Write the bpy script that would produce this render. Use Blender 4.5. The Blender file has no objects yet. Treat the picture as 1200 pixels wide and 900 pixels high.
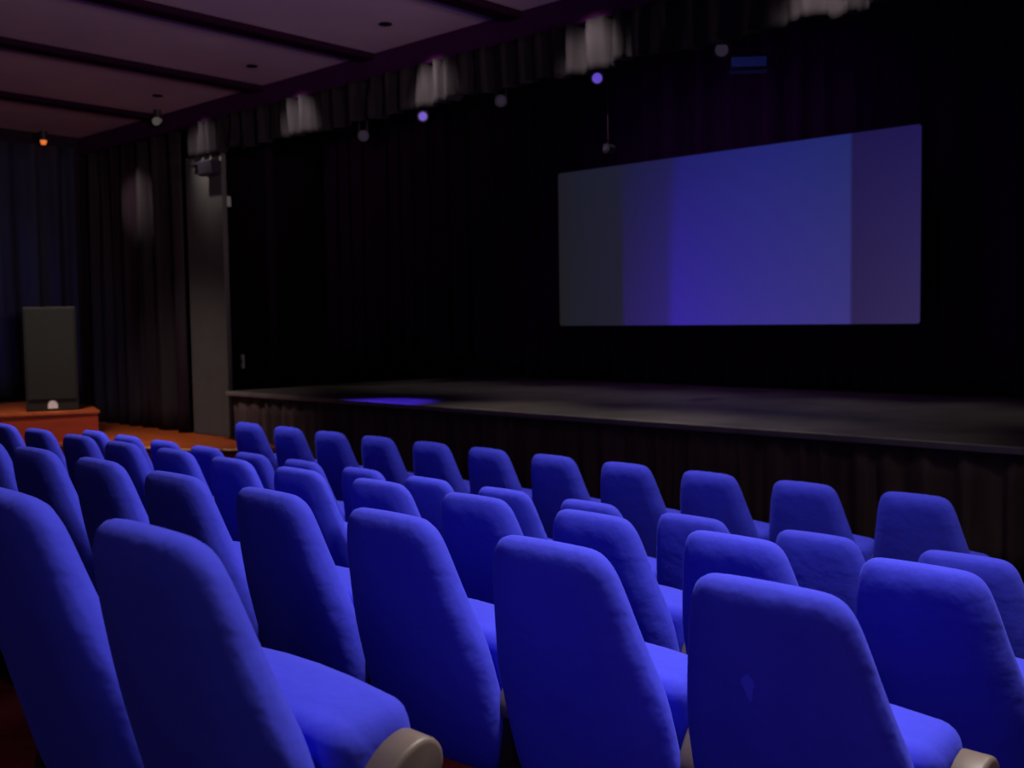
import bpy, bmesh, math, random
from mathutils import Vector, Matrix
random.seed(7)
S = bpy.context.scene
C = S.collection
R = math.radians

# ------------------------------------------------------------------ camera
cam_d = bpy.data.cameras.new('camera')
cam_d.sensor_width = 36.0
cam_d.lens = 1269.23 / 1200 * 36
cam_d.clip_start = 0.05
cam_d.dof.use_dof = True
cam_d.dof.focus_distance = 2.7
cam_d.dof.aperture_fstop = 5.0
cam = bpy.data.objects.new('camera', cam_d)
C.objects.link(cam)
yaw, pit, rol = R(44.404), R(3.5686), R(-0.8457)
fw = Vector((-math.sin(yaw) * math.cos(pit), math.cos(yaw) * math.cos(pit), -math.sin(pit)))
rt = Vector((math.cos(yaw), math.sin(yaw), 0))
up = rt.cross(fw)
rt2 = rt * math.cos(rol) + up * math.sin(rol)
up2 = -rt * math.sin(rol) + up * math.cos(rol)
m = Matrix((rt2, up2, -fw)).transposed().to_4x4()
m.translation = Vector((0, 0, 1.72))
cam.matrix_world = m
S.camera = cam

# ------------------------------------------------------------------ world, exposure
w = bpy.data.worlds.new('world')
S.world = w
w.use_nodes = True
w.node_tree.nodes['Background'].inputs[0].default_value = (0.30, 0.16, 0.5, 1)
w.node_tree.nodes['Background'].inputs[1].default_value = 0.05
S.view_settings.view_transform = 'Standard'
S.view_settings.look = 'None'
S.view_settings.exposure = 0.0
S.view_settings.gamma = 1.0
S.view_settings.use_curve_mapping = False


def lamp(kind, name, loc, target, color, power, size=0.1, angle=60, blend=0.6):
    d = bpy.data.lights.new(name, kind)
    d.color = color
    d.energy = power
    if kind == 'AREA':
        d.shape = 'DISK'
        d.size = size
        d.spread = R(angle)
    else:
        d.shadow_soft_size = size
        if kind == 'SPOT':
            d.spot_size = R(angle)
            d.spot_blend = blend
    o = bpy.data.objects.new(name, d)
    C.objects.link(o)
    o.location = loc
    if target is not None:
        o.rotation_euler = (Vector(target) - Vector(loc)).to_track_quat('-Z', 'Y').to_euler()
    return o


# house lights over the seating (real ceiling lamps of the hall, above and behind the frame)
WARM = (1.0, 0.93, 0.86)
lamp('AREA', 'house_light', (-0.9, 2.3, 4.1), (-1.3, 2.0, 0.9), WARM, 50, 0.8, 110)
lamp('AREA', 'house_light', (-0.6, 4.6, 4.1), (-1.6, 3.6, 0.9), WARM, 22, 0.8, 110)
lamp('AREA', 'house_light', (-3.6, 4.2, 4.1), (-4.2, 3.2, 0.9), WARM, 42, 0.8, 100)
lamp('AREA', 'house_light', (-7.2, 4.1, 4.1), (-7.9, 3.3, 0.9), WARM, 46, 0.8, 100)
lamp('AREA', 'house_light', (-11.8, 4.6, 4.1), (-12.3, 5.4, 0.5), (1.0, 0.88, 0.80), 22, 0.5, 80)
# rear of the hall, behind the camera: a weak violet spill on the seat backs, and a blue lamp beside the aisle
lamp('AREA', 'rear_light', (1.4, -1.7, 3.0), (-1.2, 2.2, 0.7), (0.95, 0.78, 1.0), 26, 1.6, 120)
lamp('SPOT', 'aisle_lamp', (0.75, 0.1, 1.25), (-1.0, 1.72, 0.75), (0.60, 0.28, 1.0), 18, 0.12, 42, 1.0)
# fill spots added out of view to wash the ceiling in dull rose
ROSE = (1.0, 0.74, 0.78)
lamp('SPOT', 'ceiling_fill', (0.7, 5.6, 2.9), (-9.0, 4.4, 4.4), ROSE, 560, 0.2, 50, 1.0)
lamp('SPOT', 'ceiling_fill', (0.7, 1.0, 2.4), (-8.0, 4.0, 4.5), ROSE, 950, 0.2, 50, 1.0)
# dim violet fill lamp added above the stage to lift its blacks
lamp('AREA', 'stage_fill_light', (-7.0, 9.4, 5.3), (-7.0, 11.0, 2.5), (0.65, 0.22, 1.0), 11, 3.0, 100)

# ------------------------------------------------------------------ materials


def mat(name, col, rough=0.8, col2=None, scale=4.0, bump=0.0, bscale=60.0, sheen=0.0, spec=0.3, metal=0.0,
        stretch=None, emit=None, estr=0.0, sheen_col=None):
    M = bpy.data.materials.new(name)
    M.use_nodes = True
    nt = M.node_tree
    b = nt.nodes['Principled BSDF']
    b.inputs['Base Color'].default_value = (*col, 1)
    b.inputs['Roughness'].default_value = rough
    b.inputs['Specular IOR Level'].default_value = spec
    b.inputs['Metallic'].default_value = metal
    if sheen:
        b.inputs['Sheen Weight'].default_value = sheen
        b.inputs['Sheen Roughness'].default_value = 0.5
        if sheen_col:
            b.inputs['Sheen Tint'].default_value = (*sheen_col, 1)
    tc = nt.nodes.new('ShaderNodeTexCoord')
    vec = tc.outputs['Object']
    if stretch:
        mp = nt.nodes.new('ShaderNodeMapping')
        mp.inputs['Scale'].default_value = stretch
        nt.links.new(vec, mp.inputs[0])
        vec = mp.outputs[0]
    if col2:
        n = nt.nodes.new('ShaderNodeTexNoise')
        n.inputs['Scale'].default_value = scale
        n.inputs['Detail'].default_value = 4
        nt.links.new(vec, n.inputs['Vector'])
        rp = nt.nodes.new('ShaderNodeValToRGB')
        rp.color_ramp.elements[0].position = 0.35
        rp.color_ramp.elements[1].position = 0.68
        rp.color_ramp.elements[0].color = (*col, 1)
        rp.color_ramp.elements[1].color = (*col2, 1)
        nt.links.new(n.outputs['Fac'], rp.inputs[0])
        nt.links.new(rp.outputs[0], b.inputs['Base Color'])
    if bump:
        n2 = nt.nodes.new('ShaderNodeTexNoise')
        n2.inputs['Scale'].default_value = bscale
        n2.inputs['Detail'].default_value = 3
        nt.links.new(vec, n2.inputs['Vector'])
        bp = nt.nodes.new('ShaderNodeBump')
        bp.inputs['Strength'].default_value = bump
        bp.inputs['Distance'].default_value = 0.02
        nt.links.new(n2.outputs['Fac'], bp.inputs['Height'])
        nt.links.new(bp.outputs[0], b.inputs['Normal'])
    if emit:
        b.inputs['Emission Color'].default_value = (*emit, 1)
        b.inputs['Emission Strength'].default_value = estr
    return M


M = {}
M['fabric'] = mat('seat_fabric', (0.050, 0.057, 0.65), 0.9, (0.056, 0.063, 0.71), 5, 0.45, 10, sheen=0.22,
                  sheen_col=(0.15, 0.17, 1.0), spec=0.1)
M['arm'] = mat('arm_wood', (0.15, 0.112, 0.098), 0.45, (0.12, 0.088, 0.076), 8, spec=0.4)
M['dark_metal'] = mat('dark_metal', (0.02, 0.012, 0.012), 0.5)
M['carpet'] = mat('carpet', (0.014, 0.0006, 0.0016), 0.95, (0.010, 0.0005, 0.0012), 30, 0.3, 120, spec=0.02)
M['ceiling'] = mat('ceiling_panel', (0.46, 0.31, 0.40), 0.8, (0.56, 0.39, 0.46), 0.7, spec=0.1)
M['beam'] = mat('beam_paint', (0.014, 0.0025, 0.013), 0.9, spec=0.03)
M['header'] = mat('header_paint', (0.045, 0.008, 0.050), 0.9, spec=0.03)
M['black'] = mat('black_cloth', (0.040, 0.010, 0.046), 0.95, spec=0.05)
M['black_paint'] = mat('black_paint', (0.014, 0.006, 0.016), 0.8, spec=0.1)
M['grey_cloth'] = mat('grey_cloth', (0.021, 0.016, 0.020), 0.9, (0.017, 0.013, 0.016), 3, spec=0.1)
M['drape'] = mat('grey_drape', (0.034, 0.027, 0.030), 0.9, (0.020, 0.010, 0.017), 1.5, spec=0.05, stretch=(3, 3, 0.3))
M['wall_drape'] = mat('wall_drape', (0.03, 0.03, 0.055), 0.9, (0.02, 0.017, 0.045), 1.2, spec=0.1, stretch=(2, 2, 0.2))
M['pillar'] = mat('pillar_paint', (0.098, 0.090, 0.088), 0.8, (0.088, 0.080, 0.078), 3, spec=0.1)
M['skirt'] = mat('stage_skirt', (0.13, 0.095, 0.084), 0.85, (0.065, 0.038, 0.045), 2.2, spec=0.15, stretch=(4, 4, 0.2))
M['stage'] = mat('stage_floor', (0.115, 0.10, 0.095), 0.6, (0.08, 0.07, 0.067), 2.5, spec=0.3)
M['stage_edge'] = mat('stage_edge', (0.22, 0.20, 0.19), 0.5, (0.16, 0.145, 0.14), 3)  # paler than the deck: light along the lip is put into its colour
M['orange'] = mat('orange_wood', (0.50, 0.10, 0.02), 0.4, (0.38, 0.065, 0.012), 2, stretch=(1, 6, 6), spec=0.4)
M['redwood'] = mat('red_wood', (0.36, 0.045, 0.01), 0.5, (0.30, 0.035, 0.008), 2, stretch=(1, 1, 6))
M['nosing'] = mat('nosing', (0.75, 0.45, 0.28), 0.3, spec=0.6)
M['cabinet'] = mat('cabinet', (0.014, 0.013, 0.010), 0.6)
M['grille'] = mat('grille', (0.016, 0.0155, 0.012), 0.7, bump=0.3, bscale=300)
M['white'] = mat('white_badge', (0.75, 0.72, 0.70), 0.5)
M['lamp_body'] = mat('lamp_body', (0.02, 0.015, 0.025), 0.5)
M['screen_edge'] = mat('screen_edge', (0.02, 0.015, 0.03), 0.8)
M['lens_violet'] = mat('lens_violet', (0.05, 0.03, 0.1), 0.3, emit=(0.13, 0.07, 0.60), estr=0.8)
M['lens_grey'] = mat('lens_grey', (0.015, 0.012, 0.02), 0.7, spec=0.05, emit=(0.18, 0.13, 0.24), estr=0.10)
M['lens_blue'] = mat('lens_blue', (0.03, 0.05, 0.15), 0.3, emit=(0.03, 0.05, 0.42), estr=0.07)
M['lens_amber'] = mat('lens_amber', (0.3, 0.1, 0.02), 0.3, emit=(1.0, 0.22, 0.04), estr=0.8)
M['lens_white'] = mat('lens_white', (0.10, 0.09, 0.09), 0.6, emit=(0.5, 0.45, 0.42), estr=0.09)


def screen_material(w, h):
    Mt = bpy.data.materials.new('projected_picture')
    Mt.use_nodes = True
    nt = Mt.node_tree
    b = nt.nodes['Principled BSDF']
    b.inputs['Base Color'].default_value = (0.004, 0.004, 0.005, 1)
    b.inputs['Roughness'].default_value = 0.9
    b.inputs['Specular IOR Level'].default_value = 0.0
    tc = nt.nodes.new('ShaderNodeTexCoord')
    sp = nt.nodes.new('ShaderNodeSeparateXYZ')
    nt.links.new(tc.outputs['Object'], sp.inputs[0])

    def rng(o, a, bb):
        n = nt.nodes.new('ShaderNodeMapRange')
        n.inputs['From Min'].default_value = a
        n.inputs['From Max'].default_value = bb
        nt.links.new(o, n.inputs['Value'])
        return n.outputs[0]
    u = rng(sp.outputs['X'], -w / 2, w / 2)
    v = rng(sp.outputs['Z'], -h / 2, h / 2)

    def ramp(o, stops):
        n = nt.nodes.new('ShaderNodeValToRGB')
        e = n.color_ramp.elements
        while len(e) < len(stops):
            e.new(0.5)
        for k, (p, c) in enumerate(stops):
            e[k].position = p
            e[k].color = (*[((x / 255 + 0.055) / 1.055) ** 2.4 if x > 10 else x / 255 / 12.92 for x in c], 1)
        nt.links.new(o, n.inputs[0])
        return n.outputs[0]
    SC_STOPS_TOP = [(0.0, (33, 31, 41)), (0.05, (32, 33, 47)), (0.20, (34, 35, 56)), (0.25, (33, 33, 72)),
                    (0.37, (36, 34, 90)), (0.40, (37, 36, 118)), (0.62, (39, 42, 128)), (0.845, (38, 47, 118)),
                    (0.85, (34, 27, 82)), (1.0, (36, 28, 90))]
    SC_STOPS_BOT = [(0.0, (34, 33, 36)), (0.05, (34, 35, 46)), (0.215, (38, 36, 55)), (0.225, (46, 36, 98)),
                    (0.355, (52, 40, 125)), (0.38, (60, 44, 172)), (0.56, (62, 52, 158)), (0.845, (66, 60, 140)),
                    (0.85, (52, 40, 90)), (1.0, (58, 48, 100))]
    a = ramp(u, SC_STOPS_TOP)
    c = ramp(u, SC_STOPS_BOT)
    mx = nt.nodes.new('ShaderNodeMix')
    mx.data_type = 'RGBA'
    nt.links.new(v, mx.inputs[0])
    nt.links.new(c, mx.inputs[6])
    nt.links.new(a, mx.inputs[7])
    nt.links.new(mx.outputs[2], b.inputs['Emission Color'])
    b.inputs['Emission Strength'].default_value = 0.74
    return Mt


# ------------------------------------------------------------------ object helpers
def obj(name, bm, mt, parent=None, smooth=False, loc=None, kind=None, sharp=None):
    me = bpy.data.meshes.new(name)
    bmesh.ops.recalc_face_normals(bm, faces=bm.faces)
    bm.to_mesh(me)
    bm.free()
    me.materials.append(mt)
    if smooth:
        for p in me.polygons:
            p.use_smooth = True
        if sharp:
            me.set_sharp_from_angle(angle=R(sharp))
    o = bpy.data.objects.new(name, me)
    C.objects.link(o)
    if loc:
        o.location = loc
    if parent:
        o.parent = parent
    if kind:
        o['kind'] = kind
    return o


def tag(o, label, cat, group=None):
    o['label'] = label
    o['category'] = cat
    if group:
        o['group'] = group
    return o


def thing(name, label, cat, loc=(0, 0, 0), rz=0.0, group=None):
    o = bpy.data.objects.new(name, None)
    o.empty_display_size = 0.1
    C.objects.link(o)
    o.location = loc
    o.rotation_euler = (0, 0, rz)
    return tag(o, label, cat, group)


def box(a, b, bevel=0.0, seg=2, bm=None):
    own = bm is None
    if own:
        bm = bmesh.new()
    r = bmesh.ops.create_cube(bm, size=1)
    for v in r['verts']:
        v.co = Vector([(a[k] + b[k]) / 2 + v.co[k] * (b[k] - a[k]) for k in range(3)])
    if bevel:
        es = set()
        for v in r['verts']:
            es.update(v.link_edges)
        bmesh.ops.bevel(bm, geom=list(es), offset=bevel, segments=seg, profile=0.5, affect='EDGES')
    return bm


def prism(pts, z0, z1):
    bm = bmesh.new()
    f = bm.faces.new([bm.verts.new((x, y, z0)) for x, y in pts])
    r = bmesh.ops.extrude_face_region(bm, geom=[f])
    for v in r['geom']:
        if isinstance(v, bmesh.types.BMVert):
            v.co.z = z1
    return bm


def cyl(p0, p1, r0, r1=None, n=16, bm=None):
    bm = bm or bmesh.new()
    p0, p1 = Vector(p0), Vector(p1)
    d = p1 - p0
    q = d.to_track_quat('Z', 'Y').to_matrix().to_4x4()
    q.translation = (p0 + p1) / 2
    bmesh.ops.create_cone(bm, cap_ends=True, segments=n, radius1=r0, radius2=r0 if r1 is None else r1,
                          depth=d.length, matrix=q)
    return bm


def curtain(name, p0, p1, z0, z1, mt, wave=0.22, amp=0.05, parent=None, seed=1, hem=0.0, gather=0.0, rows=10):
    """a pleated cloth hanging between two plan points, with real thickness"""
    rnd = random.Random(seed)
    p0, p1 = Vector((*p0, 0)), Vector((*p1, 0))
    L = (p1 - p0).length
    d = (p1 - p0) / L
    nrm = Vector((-d.y, d.x, 0))
    n = max(8, int(L / wave * 10))
    # irregular pleats: phase advances unevenly
    ph, a_loc = [0.0], []
    rate, mag = 1.0, 1.0
    for i in range(n + 1):
        if i % 10 == 0:
            rate = rnd.uniform(0.65, 1.5)
            target = rnd.uniform(0.45, 1.25)
        mag += (target - mag) * 0.2
        a_loc.append(mag)
        ph.append(ph[-1] + rate * 2 * math.pi / 10)
    hz = [rnd.uniform(-hem, hem) for _ in range(n // 12 + 3)]
    bm = bmesh.new()
    grid = []
    for j in range(rows + 1):
        t = j / rows
        row = []
        for i in range(n + 1):
            s = i / n
            k = 1.0 - gather * t
            off = math.sin(ph[i] + 0.35 * math.sin(t * 3 + i * 0.05)) * amp * a_loc[i] * k
            off += 0.3 * amp * math.sin(2.3 * ph[i] + 1.0 + 1.5 * t)
            h = hz[i // 12] * (1 - t)
            co = p0 + d * (L * s) + nrm * off
            row.append(bm.verts.new((co.x, co.y, z0 + h + (z1 - z0 - h) * t)))
        grid.append(row)
    for j in range(rows):
        for i in range(n):
            bm.faces.new((grid[j][i], grid[j][i + 1], grid[j + 1][i + 1], grid[j + 1][i]))
    o = obj(name, bm, mt, parent, smooth=True)
    so = o.modifiers.new('thickness', 'SOLIDIFY')
    so.thickness = 0.012
    so.offset = 0
    return o


def copy_tree(o, parent=None):
    c = o.copy()
    C.objects.link(c)
    if parent is not None:
        c.parent = parent
    for ch in list(o.children):
        copy_tree(ch, c)
    return c


# ------------------------------------------------------------------ the setting
YP = 7.0            # proscenium plane
XL, XR = -15.5, 0.95
CEIL = 4.36
STAGE = 0.86

# stepped floor: four seating levels falling towards the stage
prof = [(-1.8, 0.51), (1.36, 0.51), (1.36, 0.33), (2.30, 0.33), (2.30, 0.18), (3.27, 0.18), (3.27, 0.0), (11.4, 0.0),
        (11.4, -0.2), (-1.8, -0.2)]
bm = bmesh.new()
f = bm.faces.new([bm.verts.new((XL - 0.2, y, z)) for y, z in prof])
r = bmesh.ops.extrude_face_region(bm, geom=[f])
for v in r['geom']:
    if isinstance(v, bmesh.types.BMVert):
        v.co.x = XR + 0.2
obj('floor', bm, M['carpet'], kind='structure')

obj('wall_left', box((XL - 0.2, -1.8, 0), (XL, 11.4, 5.6)), M['black_paint'], kind='structure')
obj('wall_right', box((XR, -1.8, 0), (XR + 0.2, 11.4, 5.6)), M['black_paint'], kind='structure')
obj('wall_back', box((XL, 11.2, 0), (XR, 11.4, 5.6)), M['black_paint'], kind='structure')
obj('wall_wing', box((XL, 8.3, STAGE), (-12.75, 8.42, 5.0)), M['black_paint'], kind='structure')

# ceiling: slab with panels between dark beams
ceil = obj('ceiling', box((XL, -1.8, CEIL + 0.06), (XR, YP + 0.15, CEIL + 0.2)), M['beam'], kind='structure')
beams = [-13.12, -10.75, -8.74, -6.70, -4.70, -2.65, -0.60]
edges = [XL] + beams + [XR]
for k in range(len(edges) - 1):
    a, b2 = edges[k], edges[k + 1]
    for (y0, y1) in ((-1.8, YP - 0.06),):
        obj('panel', box((a + 0.09, y0, CEIL), (b2 - 0.09, y1, CEIL + 0.06), 0.01, 1), M['ceiling'], ceil)
for x in beams:
    obj('beam', box((x - 0.10, -1.8, CEIL - 0.06), (x + 0.10, YP - 0.06, CEIL + 0.06), 0.015, 1), M['beam'], ceil)
# the ceiling rises a little towards the rear of the hall
ceil.rotation_euler = (-0.02, 0, 0)
ceil.location = Vector((0, YP, CEIL)) - Matrix.Rotation(-0.02, 3, 'X') @ Vector((0, YP, CEIL))
obj('ceiling_stage', box((XL, YP + 0.15, 5.4), (XR, 11.2, 5.6)), M['black_paint'], kind='structure')
# header over the stage opening
obj('trim_1', box((XL, YP - 0.06, 4.13), (XR, YP + 0.15, CEIL + 0.06), 0.01, 1), M['header'], kind='structure')
obj('trim_2', box((XL, YP + 0.10, 4.13), (XR, YP + 0.15, 5.4)), M['black_paint'], kind='structure')
# square pillars at both sides of the opening
for nm, x0, x1, zb in (('pillar_left', -12.60, -11.74, 0.286), ('pillar_right', -2.36, -1.6, 0.0)):
    obj(nm, box((x0, YP + 0.02, zb), (x1, YP + 0.09, 3.78), 0.012, 2), M['pillar'], kind='structure')
obj('wall_front', box((-1.6, YP + 0.2, 0), (XR, YP + 0.5, 5.4)), M['black_paint'], kind='structure')

# ------------------------------------------------------------------ stage
st = thing('stage', 'wide dark raised stage beneath the screen, its front edge coloured pale as if lit', 'stage', (-7.0, 9, 0))
def stage_box(nm, a, b, mt, bev=0.008):
    o = obj(nm, box((a[0] + 7.0, a[1] - 9, a[2]), (b[0] + 7.0, b[1] - 9, b[2]), bev, 1), mt, st)
    return o
stage_box('base', (XL + .02, YP + 0.6, 0.0), (-2.42, 11.15, STAGE - 0.08), M['black_paint'])
stage_box('deck', (-11.72, YP + 0.0, STAGE - 0.06), (-2.40, 11.15, STAGE), M['stage'])
e = stage_box('edge_strip', (-11.72, YP - 0.03, STAGE - 0.05), (-2.40, YP + 0.0, STAGE + 0.004), M['stage_edge'])
sk = curtain('stage_skirt', (-11.7, YP + 0.06), (-2.42, YP + 0.06), 0.01, STAGE - 0.065, M['skirt'], 0.24, 0.03, seed=4, rows=4)
tag(sk, 'dark brown pleated skirt cloth hanging from the stage front edge', 'stage skirt')

# ------------------------------------------------------------------ curtains
pel = curtain('pelmet', (-12.45, YP - 0.04), (-1.5, YP - 0.04), 3.735, 4.14, M['grey_cloth'], 0.26, 0.06, seed=11, hem=0.025, rows=6)
tag(pel, 'long pleated grey pelmet curtain under the ceiling, across the stage opening', 'curtain')
dr = curtain('side_drape', (-15.35, YP + 0.02), (-12.68, YP + 0.02), 0.29, 4.12, M['drape'], 0.42, 0.09, seed=23, rows=12)
tag(dr, 'tall grey side drape with lit folds, left of the square pillar', 'curtain')
wd = curtain('wall_curtain', (XL + 0.14, 0.8), (XL + 0.14, 6.8), 0.72, 4.2, M['wall_drape'], 0.40, 0.07, seed=31, rows=10)
tag(wd, 'dark blue wall curtain behind the tall loudspeaker at far left', 'curtain')
bd = curtain('backdrop_curtain', (-15.2, 10.95), (-0.5, 10.95), STAGE + 0.01, 5.3, M['black'], 0.45, 0.08, seed=5, rows=6)
tag(bd, 'black backdrop curtain hanging behind the projection screen', 'curtain')

# ------------------------------------------------------------------ projection screen
SX0, SX1, SY = -9.38, -4.62, 10.5
sw, sh = SX1 - SX0, 1.95
scx, scz = (SX0 + SX1) / 2, 2.565
sc = thing('projection_screen', 'wide projection screen glowing violet blue above the dark stage', 'screen', (scx, SY, scz))


def rounded_panel(w, h, r, y0, y1, bow=0.0):
    pts = []
    for cx, cz, a0 in ((w / 2 - r, h / 2 - r, 0), (-w / 2 + r, h / 2 - r, 90), (-w / 2 + r, -h / 2 + r, 180), (w / 2 - r, -h / 2 + r, 270)):
        for k in range(5):
            a = R(a0 + k * 22.5)
            pts.append((cx + r * math.cos(a), cz + r * math.sin(a)))
    b_ = bmesh.new()
    f_ = b_.faces.new([b_.verts.new((x, y0, z)) for x, z in pts])
    rr = bmesh.ops.extrude_face_region(b_, geom=[f_])
    for v_ in rr['geom']:
        if isinstance(v_, bmesh.types.BMVert):
            v_.co.y = y1
    return b_


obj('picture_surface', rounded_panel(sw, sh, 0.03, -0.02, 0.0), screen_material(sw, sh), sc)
obj('screen_frame', rounded_panel(sw + 0.04, sh + 0.04, 0.04, 0.0, 0.05), M['screen_edge'], sc)
for sx in (-1.9, 1.9):
    obj('hanging_cable', cyl((sx, 0.03, sh / 2), (sx, 0.03, 2.83), 0.006, n=8), M['lamp_body'], sc)

# ------------------------------------------------------------------ orange side platform, box and loudspeaker
pf = thing('side_platform', 'low orange wooden platform at the foot of the square pillar', 'platform', (-12.6, 6.3, 0))
pts = [(-10.35, 6.90), (-10.45, 6.62), (-10.80, 6.40), (-11.2, 6.10), (-12.1, 5.84), (-12.9, 5.52), (-13.05, 4.4), (-15.3, 4.4), (-15.3, 7.15), (-11.75, 7.15), (-11.75, 6.90)]
loc = lambda P: [(x + 12.6, y - 6.3) for x, y in P]
obj('platform_body', prism(loc(pts), 0.0, 0.25), M['redwood'], pf)
top = [(-10.31, 6.92), (-10.41, 6.60), (-10.78, 6.37), (-11.19, 6.06), (-12.1, 5.80), (-12.87, 5.49), (-13.02, 4.36), (-15.3, 4.36), (-15.3, 7.17), (-11.74, 7.17), (-11.74, 6.92)]
obj('platform_top', prism(loc(top), 0.25, 0.285), M['orange'], pf)
bm = bmesh.new()
for a, b2 in zip(loc(top)[1:4], loc(top)[2:5]):
    cyl((a[0], a[1], 0.270), (b2[0], b2[1], 0.270), 0.013, n=8, bm=bm)
obj('nosing', bm, M['nosing'], pf, smooth=True)

bx = thing('wooden_riser', 'red orange wooden riser under the tall loudspeaker at far left', 'riser', (-14.0, 5.4, 0.285))
bl = [(-13.36, 4.62), (-12.80, 5.86), (-13.6, 6.12), (-15.2, 6.12), (-15.2, 4.62)]
obj('riser_body', prism([(x + 14.0, y - 5.4) for x, y in bl], 0.0, 0.34), M['redwood'], bx)
bt = [(-13.34, 4.60), (-12.775, 5.87), (-13.58, 6.14), (-15.2, 6.14), (-15.2, 4.60)]
obj('riser_top', prism([(x + 14.0, y - 5.4) for x, y in bt], 0.34, 0.367), M['orange'], bx)

sp = thing('loudspeaker', 'tall dark floor loudspeaker with a small white badge on the orange riser', 'loudspeaker', (-13.42, 5.58, 0.652), R(66))
obj('cabinet', box((-0.30, -0.20, 0.0), (0.30, 0.25, 1.27), 0.015, 2), M['cabinet'], sp)
gr = obj('grille', box((-0.275, -0.225, 0.14), (0.275, -0.20, 1.245), 0.008, 2), M['grille'], sp)
bm = bmesh.new()
badge = [(-0.055, 0.0), (0.055, 0.0), (0.055, 0.05), (0.035, 0.085), (0.0, 0.10), (-0.035, 0.085), (-0.055, 0.05)]
f = bm.faces.new([bm.verts.new((x, -0.20, 0.03 + z)) for x, z in badge])
r = bmesh.ops.extrude_face_region(bm, geom=[f])
for v in r['geom']:
    if isinstance(v, bmesh.types.BMVert):
        v.co.y = -0.215
obj('badge', bm, M['white'], sp)['label'] = 'small white badge at the foot of the loudspeaker'

# ------------------------------------------------------------------ stage lights
def spotlight(loc, aim, lens, label, size=0.09, bar_z=3.98, group='stage spotlights on the lighting bar'):
    t = thing('stage_spotlight', label, 'spotlight', loc, 0, group)
    d = (Vector(aim) - Vector(loc)).normalized()
    obj('housing', cyl(-d * 0.16, d * 0.06, size * 0.8, size), M['lamp_body'], t, smooth=True, sharp=40)
    obj('lens', cyl(d * 0.055, d * 0.066, size * 0.72), M[lens], t, smooth=True, sharp=40)
    b_ = box((-size * 1.15, -0.012, -0.03), (-size * 1.05, 0.012, 0.16))
    box((size * 1.05, -0.012, -0.03), (size * 1.15, 0.012, 0.16), bm=b_)
    box((-size * 1.15, -0.012, 0.15), (size * 1.15, 0.012, 0.165), bm=b_)
    cyl((0, 0, 0.16), (0, 0, bar_z - loc[2] - 0.022), 0.012, n=8, bm=b_)
    obj('yoke', b_, M['lamp_body'], t)
    return t


bar = obj('lighting_bar', cyl((-12.4, 7.28, 3.98), (-2.6, 7.28, 3.98), 0.022, n=10), M['lamp_body'], smooth=True)
tag(bar, 'long dark lighting bar behind the grey pelmet curtain', 'bar')
spotlight((-9.30, 7.28, 3.67), (-2, 2, 2), 'lens_grey', 'leftmost stage spotlight on the bar, faint grey lens', 0.06)
spotlight((-8.33, 7.28, 3.74), (-2, 2, 2.2), 'lens_violet', 'stage spotlight with a bright violet lens, left of the screen', 0.06)
spotlight((-7.22, 7.28, 3.73), (-2, 2, 2.2), 'lens_grey', 'dim grey lensed stage spotlight between the two violet ones', 0.06)
spotlight((-6.05, 7.28, 3.75), (-2, 2, 2.2), 'lens_violet', 'stage spotlight with violet lens above the left edge of the screen', 0.06)
spotlight((-4.80, 7.28, 3.76), (-1, 2, 2.6), 'lens_grey', 'dim flat stage spotlight just left of the blue floodlight', 0.07)
t = thing('floodlight', 'rectangular floodlight with a dim blue face above the screen', 'floodlight', (-4.56, 7.28, 3.62))
dv = Vector((0.62, -0.76, 0)).to_track_quat('Y', 'Z').to_euler()
hb = obj('housing', box((-0.15, -0.10, -0.06), (0.15, 0.05, 0.06), 0.015, 2), M['lamp_body'], t)
fb = obj('lens', box((-0.13, 0.046, -0.035), (0.13, 0.058, 0.035)), M['lens_blue'], t)
b_ = cyl((0, 0, 0.05), (0, 0, 0.336), 0.012, n=8)
yk = obj('yoke', b_, M['lamp_body'], t)
for o_ in (hb, fb):
    o_.rotation_euler = dv
t = thing('small_stage_lamp', 'tiny pale stage lamp hanging lower, beside the screen top', 'lamp', (-5.94, 7.28, 3.14))
obj('housing', cyl((0, 0.06, 0), (0, -0.03, 0), 0.035, 0.04), M['lamp_body'], t, smooth=True, sharp=40)
obj('lens', cyl((0.0, -0.03, 0), (0, -0.036, 0), 0.022), M['lens_grey'], t)
obj('cable', cyl((0, 0, 0.03), (0, 0, 0.816), 0.004, n=8), M['black'], t)

# bracketed lamp and dark box at the top of the pillar
t = thing('wall_bracket_box', 'black bracketed box at the top right of the square pillar', 'box', (-11.95, YP + 0.02, 3.60))
obj('box_body', box((-0.08, -0.16, -0.12), (0.22, 0.0, 0.06), 0.02, 2), M['lamp_body'], t)
obj('mounting_plate', box((-0.38, -0.08, 0.03), (0.10, 0.0, 0.07), 0.01, 1), M['lamp_body'], t)
t = thing('pillar_lamp', 'small pale lamp fixed to the right side of the square pillar', 'lamp', (-11.98, 7.2, 3.20))
obj('mounting_arm', cyl((0, -0.11, 0.03), (0.07, 0, 0.02), 0.012, n=8), M['lamp_body'], t)
obj('lamp_head', cyl((0.075, -0.01, -0.07), (0.07, 0.0, 0.045), 0.045, 0.035), M['lens_white'], t, smooth=True, sharp=40)
t = thing('control_plate', 'small pale control plate on the dark wing wall behind the pillar', 'control plate', (-13.45, 8.3, 1.14))
obj('plate', box((-0.035, -0.02, -0.10), (0.035, 0.0, 0.10), 0.006, 2), M['white'], t)
obj('switch', box((-0.012, -0.028, -0.02), (0.012, -0.019, 0.02)), M['lamp_body'], t)
t = thing('amber_lamp', 'tiny amber lamp glowing high in the far left corner', 'lamp', (XL + 0.26, 6.35, 4.25))
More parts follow.
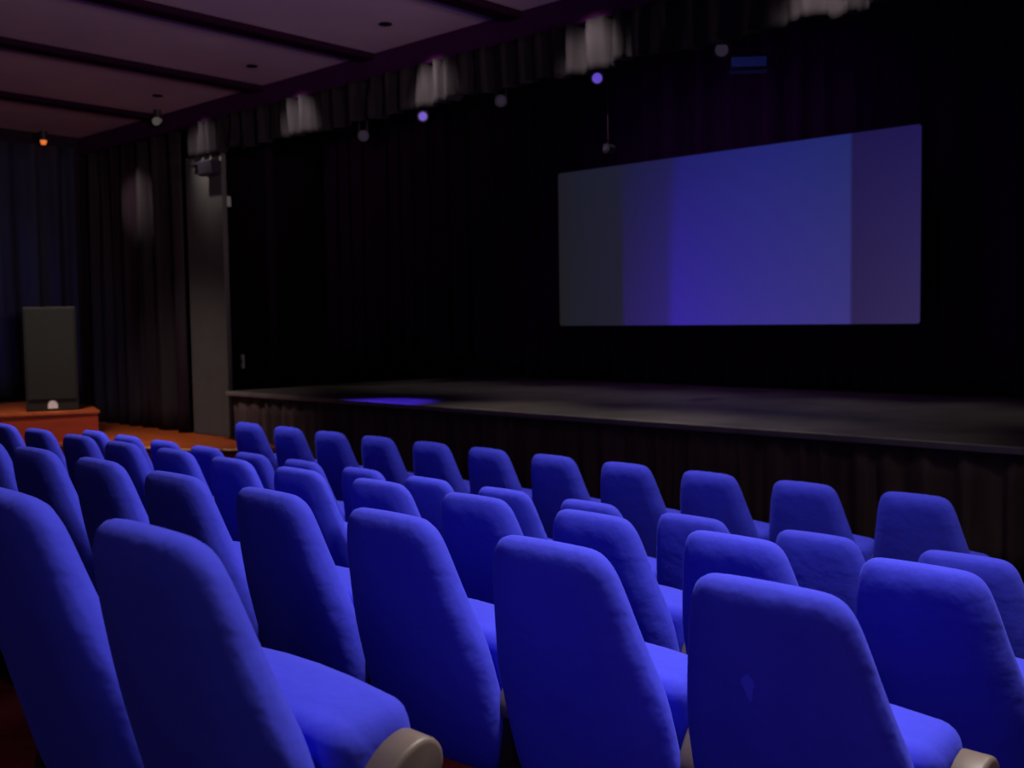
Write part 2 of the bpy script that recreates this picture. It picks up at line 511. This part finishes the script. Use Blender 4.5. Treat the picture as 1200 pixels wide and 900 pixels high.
obj('lamp_base', cyl((0, 0, 0), (0, 0, 0.13), 0.055), M['lamp_body'], t, smooth=True, sharp=40)
obj('bulb', cyl((0, 0, -0.055), (0, 0, 0.0), 0.03, 0.045), M['lens_amber'], t, smooth=True, sharp=40)

# recessed ceiling lamps before the pelmet, one per bay; each throws its own light on the pelmet
for k, (x, pw, lab) in enumerate([(-11.98, 4.5, 'recessed ceiling lamp above the square pillar'),
                             (-9.95, 6.0, 'recessed ceiling lamp over the second lit pelmet patch from the left'),
                             (-7.75, 8.0, 'recessed ceiling lamp over the third lit pelmet patch from the left'),
                             (-5.80, 7.0, 'recessed ceiling lamp over the pelmet patch above the screen'),
                             (-3.75, 8.0, 'recessed ceiling lamp over the brightest, rightmost pelmet patch')]):
    t = thing('downlight', lab, 'ceiling lamp', (x, 6.35, CEIL + 0.016), 0, 'recessed lamps in front of the pelmet')
    obj('bezel', cyl((0, 0, -0.012), (0, 0, 0.0), 0.06), M['beam'], t, smooth=True, sharp=40)
    lamp('SPOT', 'pelmet_spot', (x, 6.35, CEIL - 0.03), (x, 7.0, 3.74), WARM, pw * 14, 0.05, 58, 1.0)
t = thing('corner_spotlight', 'small pale ceiling spotlight left of the square pillar top', 'spotlight', (-12.75, 6.75, 4.24))
obj('mount', cyl((0, 0, 0.0), (0, 0, 0.125), 0.04), M['lamp_body'], t, smooth=True, sharp=40)
obj('lamp_head', cyl((0.05, -0.05, -0.03), (-0.03, 0.03, 0.01), 0.05, 0.04), M['lens_white'], t, smooth=True, sharp=40)
lamp('SPOT', 'drape_spot', (-13.8, 5.8, 4.2), (-13.85, 7.0, 3.35), WARM, 95, 0.05, 34, 1.0)
lamp('SPOT', 'wall_blue_spot', (-13.6, 3.0, 4.1), (-15.4, 4.6, 1.6), (0.18, 0.30, 1.0), 110, 0.1, 80, 0.8)

# stage lamps
lamp('SPOT', 'stage_blue_spot', (-8.33, 7.26, 3.40), (-8.72, 6.96, STAGE), (0.07, 0.03, 1.0), 1100, 0.05, 30, 0.8)
for x, pw in ((-7.1, 85), (-5.5, 95), (-4.5, 62), (-3.4, 28)):
    lamp('SPOT', 'stage_wash', (x, 7.22, 3.40), (x - 0.1, 7.15, STAGE), (1.0, 0.88, 0.80), pw, 0.15, 50, 1.0)



# ------------------------------------------------------------------ the seats
def catmull(P, n):
    out = []
    N = len(P)
    for i in range(N - 1):
        p0, p1, p2, p3 = P[max(i - 1, 0)], P[i], P[i + 1], P[min(i + 2, N - 1)]
        for k in range(n):
            t = k / n
            out.append(tuple(0.5 * (2 * p1[a] + (p2[a] - p0[a]) * t + (2 * p0[a] - 5 * p1[a] + 4 * p2[a] - p3[a]) * t * t +
                                    (3 * p1[a] - p0[a] - 3 * p2[a] + p3[a]) * t ** 3) for a in (0, 1)))
    out.append(P[-1])
    return out


REC = 0.28


def backrest_bm():
    # half outline: (half width, distance below the top)
    half = [(0.0, 0.0), (0.075, 0.001), (0.122, 0.005), (0.150, 0.021), (0.167, 0.050), (0.182, 0.100), (0.198, 0.17), (0.217, 0.25),
            (0.235, 0.33), (0.242, 0.42), (0.245, 0.51), (0.242, 0.60), (0.225, 0.655), (0.17, 0.68), (0.0, 0.685)]
    hp = catmull(half, 3)
    loop = hp + [(-x, s) for x, s in hp[-2:0:-1]]
    rings = [(-0.006, 0.19, 0.28), (-0.005, 0.12, 0.17), (-0.003, 0.072, 0.080), (-0.001, 0.054, 0.058), (0.001, 0.046, 0.050), (0.009, 0.024, 0.026), (0.022, 0.009, 0.010), (0.040, 0.001, 0.001),
             (0.058, 0.0, 0.0), (0.076, 0.004, 0.004), (0.092, 0.014, 0.015), (0.103, 0.032, 0.034), (0.110, 0.06, 0.065), (0.118, 0.12, 0.16), (0.122, 0.19, 0.28)]
    bm = bmesh.new()
    vr = []
    sc_ = 0.35
    rnd = random.Random(3)
    for d, ix, is_ in rings:
        row = []
        for x, s in loop:
            fx = 1 - ix / 0.215
            fs = 1 - is_ / 0.345
            xx = x * fx
            ss = sc_ + (s - sc_) * fs
            z = 0.90 - ss
            # thinner at the top, slight backward curl of the spine
            dd = d * (0.86 + 0.25 * min(ss / 0.3, 1.0))
            y = REC * (0.80 - z) - 0.042 + 0.05 * max(0, z - 0.62) ** 2 * 4 + dd
            y += 0.010 * (xx / 0.2) ** 2 * (1 if d < 0.05 else 0.3)   # back wraps round
            row.append(bm.verts.new((xx, y, z)))
        vr.append(row)
    n = len(loop)
    for a, b_ in zip(vr[:-1], vr[1:]):
        for i in range(n):
            bm.faces.new((a[i], a[(i + 1) % n], b_[(i + 1) % n], b_[i]))
    bm.faces.new(vr[0][::-1])
    bm.faces.new(vr[-1])
    return bm


def cushion_bm():
    # folded up cushion, standing in front of the backrest
    bm = bmesh.new()
    r = bmesh.ops.create_cube(bm, size=1)
    for v in r['verts']:
        v.co = Vector((v.co.x * 0.48, v.co.y * 0.16, v.co.z * 0.42))
    bmesh.ops.bevel(bm, geom=bm.edges[:], offset=0.045, segments=5, profile=0.5, affect='EDGES')
    bmesh.ops.subdivide_edges(bm, edges=[e for e in bm.edges if e.calc_length() > 0.1], cuts=3, use_grid_fill=True)
    for v in bm.verts:
        t = (v.co.z + 0.21) / 0.42
        v.co.y += -0.02 * (1 - (v.co.x / 0.24) ** 2) * (1 if v.co.y < 0 else -0.3)
        v.co.z += 0.012 * (1 - (v.co.x / 0.24) ** 2) * t
    rot = Matrix.Rotation(R(12), 4, 'X')
    bmesh.ops.transform(bm, matrix=Matrix.Translation((0, 0.285, 0.388)) @ rot, verts=bm.verts[:])
    return bm


def armrest_bm():
    side = [(0.155, 0.385), (0.148, 0.41), (0.16, 0.445), (0.192, 0.492), (0.238, 0.541), (0.28, 0.560), (0.308, 0.557), (0.327, 0.538),
            (0.331, 0.510), (0.318, 0.484), (0.29, 0.462), (0.25, 0.435), (0.20, 0.395)]
    side = catmull(side + side[:1], 3)[:-1]
    bm = bmesh.new()
    f_ = bm.faces.new([bm.verts.new((-0.034, y, z)) for y, z in side])
    rr = bmesh.ops.extrude_face_region(bm, geom=[f_])
    for v in rr['geom']:
        if isinstance(v, bmesh.types.BMVert):
            v.co.x = 0.034
    bmesh.ops.bevel(bm, geom=[e for e in bm.edges if abs(e.verts[0].co.x - e.verts[1].co.x) < 1e-6], offset=0.010, segments=3, profile=0.5, affect='EDGES')
    return bm


def panel_bm():
    side = [(0.12, 0.0), (0.10, 0.02), (0.16, 0.40), (0.21, 0.42), (0.29, 0.45), (0.27, 0.38), (0.27, 0.08), (0.36, 0.02), (0.36, 0.0)]
    bm = bmesh.new()
    f_ = bm.faces.new([bm.verts.new((-0.017, y, z)) for y, z in side])
    rr = bmesh.ops.extrude_face_region(bm, geom=[f_])
    for v in rr['geom']:
        if isinstance(v, bmesh.types.BMVert):
            v.co.x = 0.017
    return bm


PITCH = 0.55
proto = thing('cinema_seat', 'x', 'seat', (0, 0, 0), 0, 'x')
obj('backrest', backrest_bm(), M['fabric'], proto, smooth=True)
obj('cushion', cushion_bm(), M['fabric'], proto, smooth=True)
arm0 = obj('armrest', armrest_bm(), M['arm'], proto, smooth=True, sharp=45, loc=(0.264, 0, 0))
arm0['label'] = 'brown wooden armrest'
pan0 = obj('side_panel', panel_bm(), M['dark_metal'], proto, loc=(0.264, 0, 0))
pan0['label'] = 'dark side panel carrying the armrest'

ORD = ['rightmost', 'second from the right', 'third from the right', 'fourth from the right', 'fifth from the right', 'sixth from the right',
       'seventh from the right', 'eighth from the right', 'ninth from the right', 'tenth from the right', 'eleventh from the right',
       'twelfth from the right', 'thirteenth from the right']
ROWS = [
    # phrase, group, x of the rightmost seat, y of the row, floor level, small offsets
    ('in the nearest row', -1.535, 0.78, 0.51, [0, 0]),
    ('in the second nearest row', -1.028, 1.726, 0.33, [-.002, .002, 0, .012, .005, -.008, -.016, 0]),
    ('in the middle row', -1.158, 2.675, 0.18, [.012, -.018, .009, .002, -.014, -.01, .002, .008, .012, .01, -.003, 0]),
    ('in the second row before the stage', -1.430, 3.641, 0.0, [.012, 0, -.02, .001, .012, -.006, 0, -.012, .015, .015, -.015, .015, .004]),
    ('in the front row below the stage', -2.078, 4.708, 0.0, [-.004, -.005, .008, -.001, 0, -.006, .02, -.01, 0, -.006, -.003]),
]
GRP = ['seats of the nearest row', 'seats of the second nearest row', 'seats of the middle row', 'seats of the second row before the stage',
       'seats of the front row']
first = True
for k, (phrase, x0, y, z, offs) in enumerate(ROWS):
    for i, dx in enumerate(offs):
        s_ = proto if first else copy_tree(proto)
        first = False
        s_.location = (x0 - 0.01 - PITCH * i + dx * 0.35, y, z)
        where = ORD[i]
        if i == len(offs) - 1:
            where = 'leftmost'
        s_['label'] = 'blue cloth folding cinema seat, ' + where + ' ' + phrase
        s_['group'] = GRP[k]
        if i == len(offs) - 1:          # the row's far end has an armrest of its own
            a = arm0.copy(); C.objects.link(a); a.parent = s_; a.location = (-0.264, 0, 0)
            a = pan0.copy(); C.objects.link(a); a.parent = s_; a.location = (-0.264, 0, 0)
        # each seat leans and turns a hair differently
        for ch in s_.children:
            if ch.name.startswith('backrest'):
                ch.rotation_euler = (R(random.uniform(-0.5, 0.5)), 0, R(random.uniform(-1.2, 1.2)))

# a pale scuff on the back of the rightmost seat of the second nearest row
for s_ in C.objects:
    if s_.get('label') == 'blue cloth folding cinema seat, rightmost in the second nearest row':
        bm = bmesh.new()
        ring = [(0.004, 0.030), (0.012, 0.022), (0.016, 0.010), (0.011, -0.002), (0.008, -0.018), (0.002, -0.028), (-0.004, -0.016), (-0.008, 0.0), (-0.013, 0.010), (-0.008, 0.022)]
        pts_ = []
        for dx_, dz_ in ring:
            x_, z_ = -0.034 + dx_, 0.694 + dz_
            pts_.append((x_, REC * (0.80 - z_) - 0.042 + 0.2 * max(0, z_ - 0.62) ** 2 + 0.010 * (x_ / 0.2) ** 2 - 0.0075, z_))
        f = bm.faces.new([bm.verts.new(p) for p in pts_])
        r = bmesh.ops.extrude_face_region(bm, geom=[f])
        for v in r['geom']:
            if isinstance(v, bmesh.types.BMVert):
                v.co.y += 0.010
        o_ = obj('scuff_mark', bm, mat('scuff', (0.085, 0.11, 1.0), 0.9, spec=0.1), s_)
        o_['label'] = 'small pale scuff on the seat back'
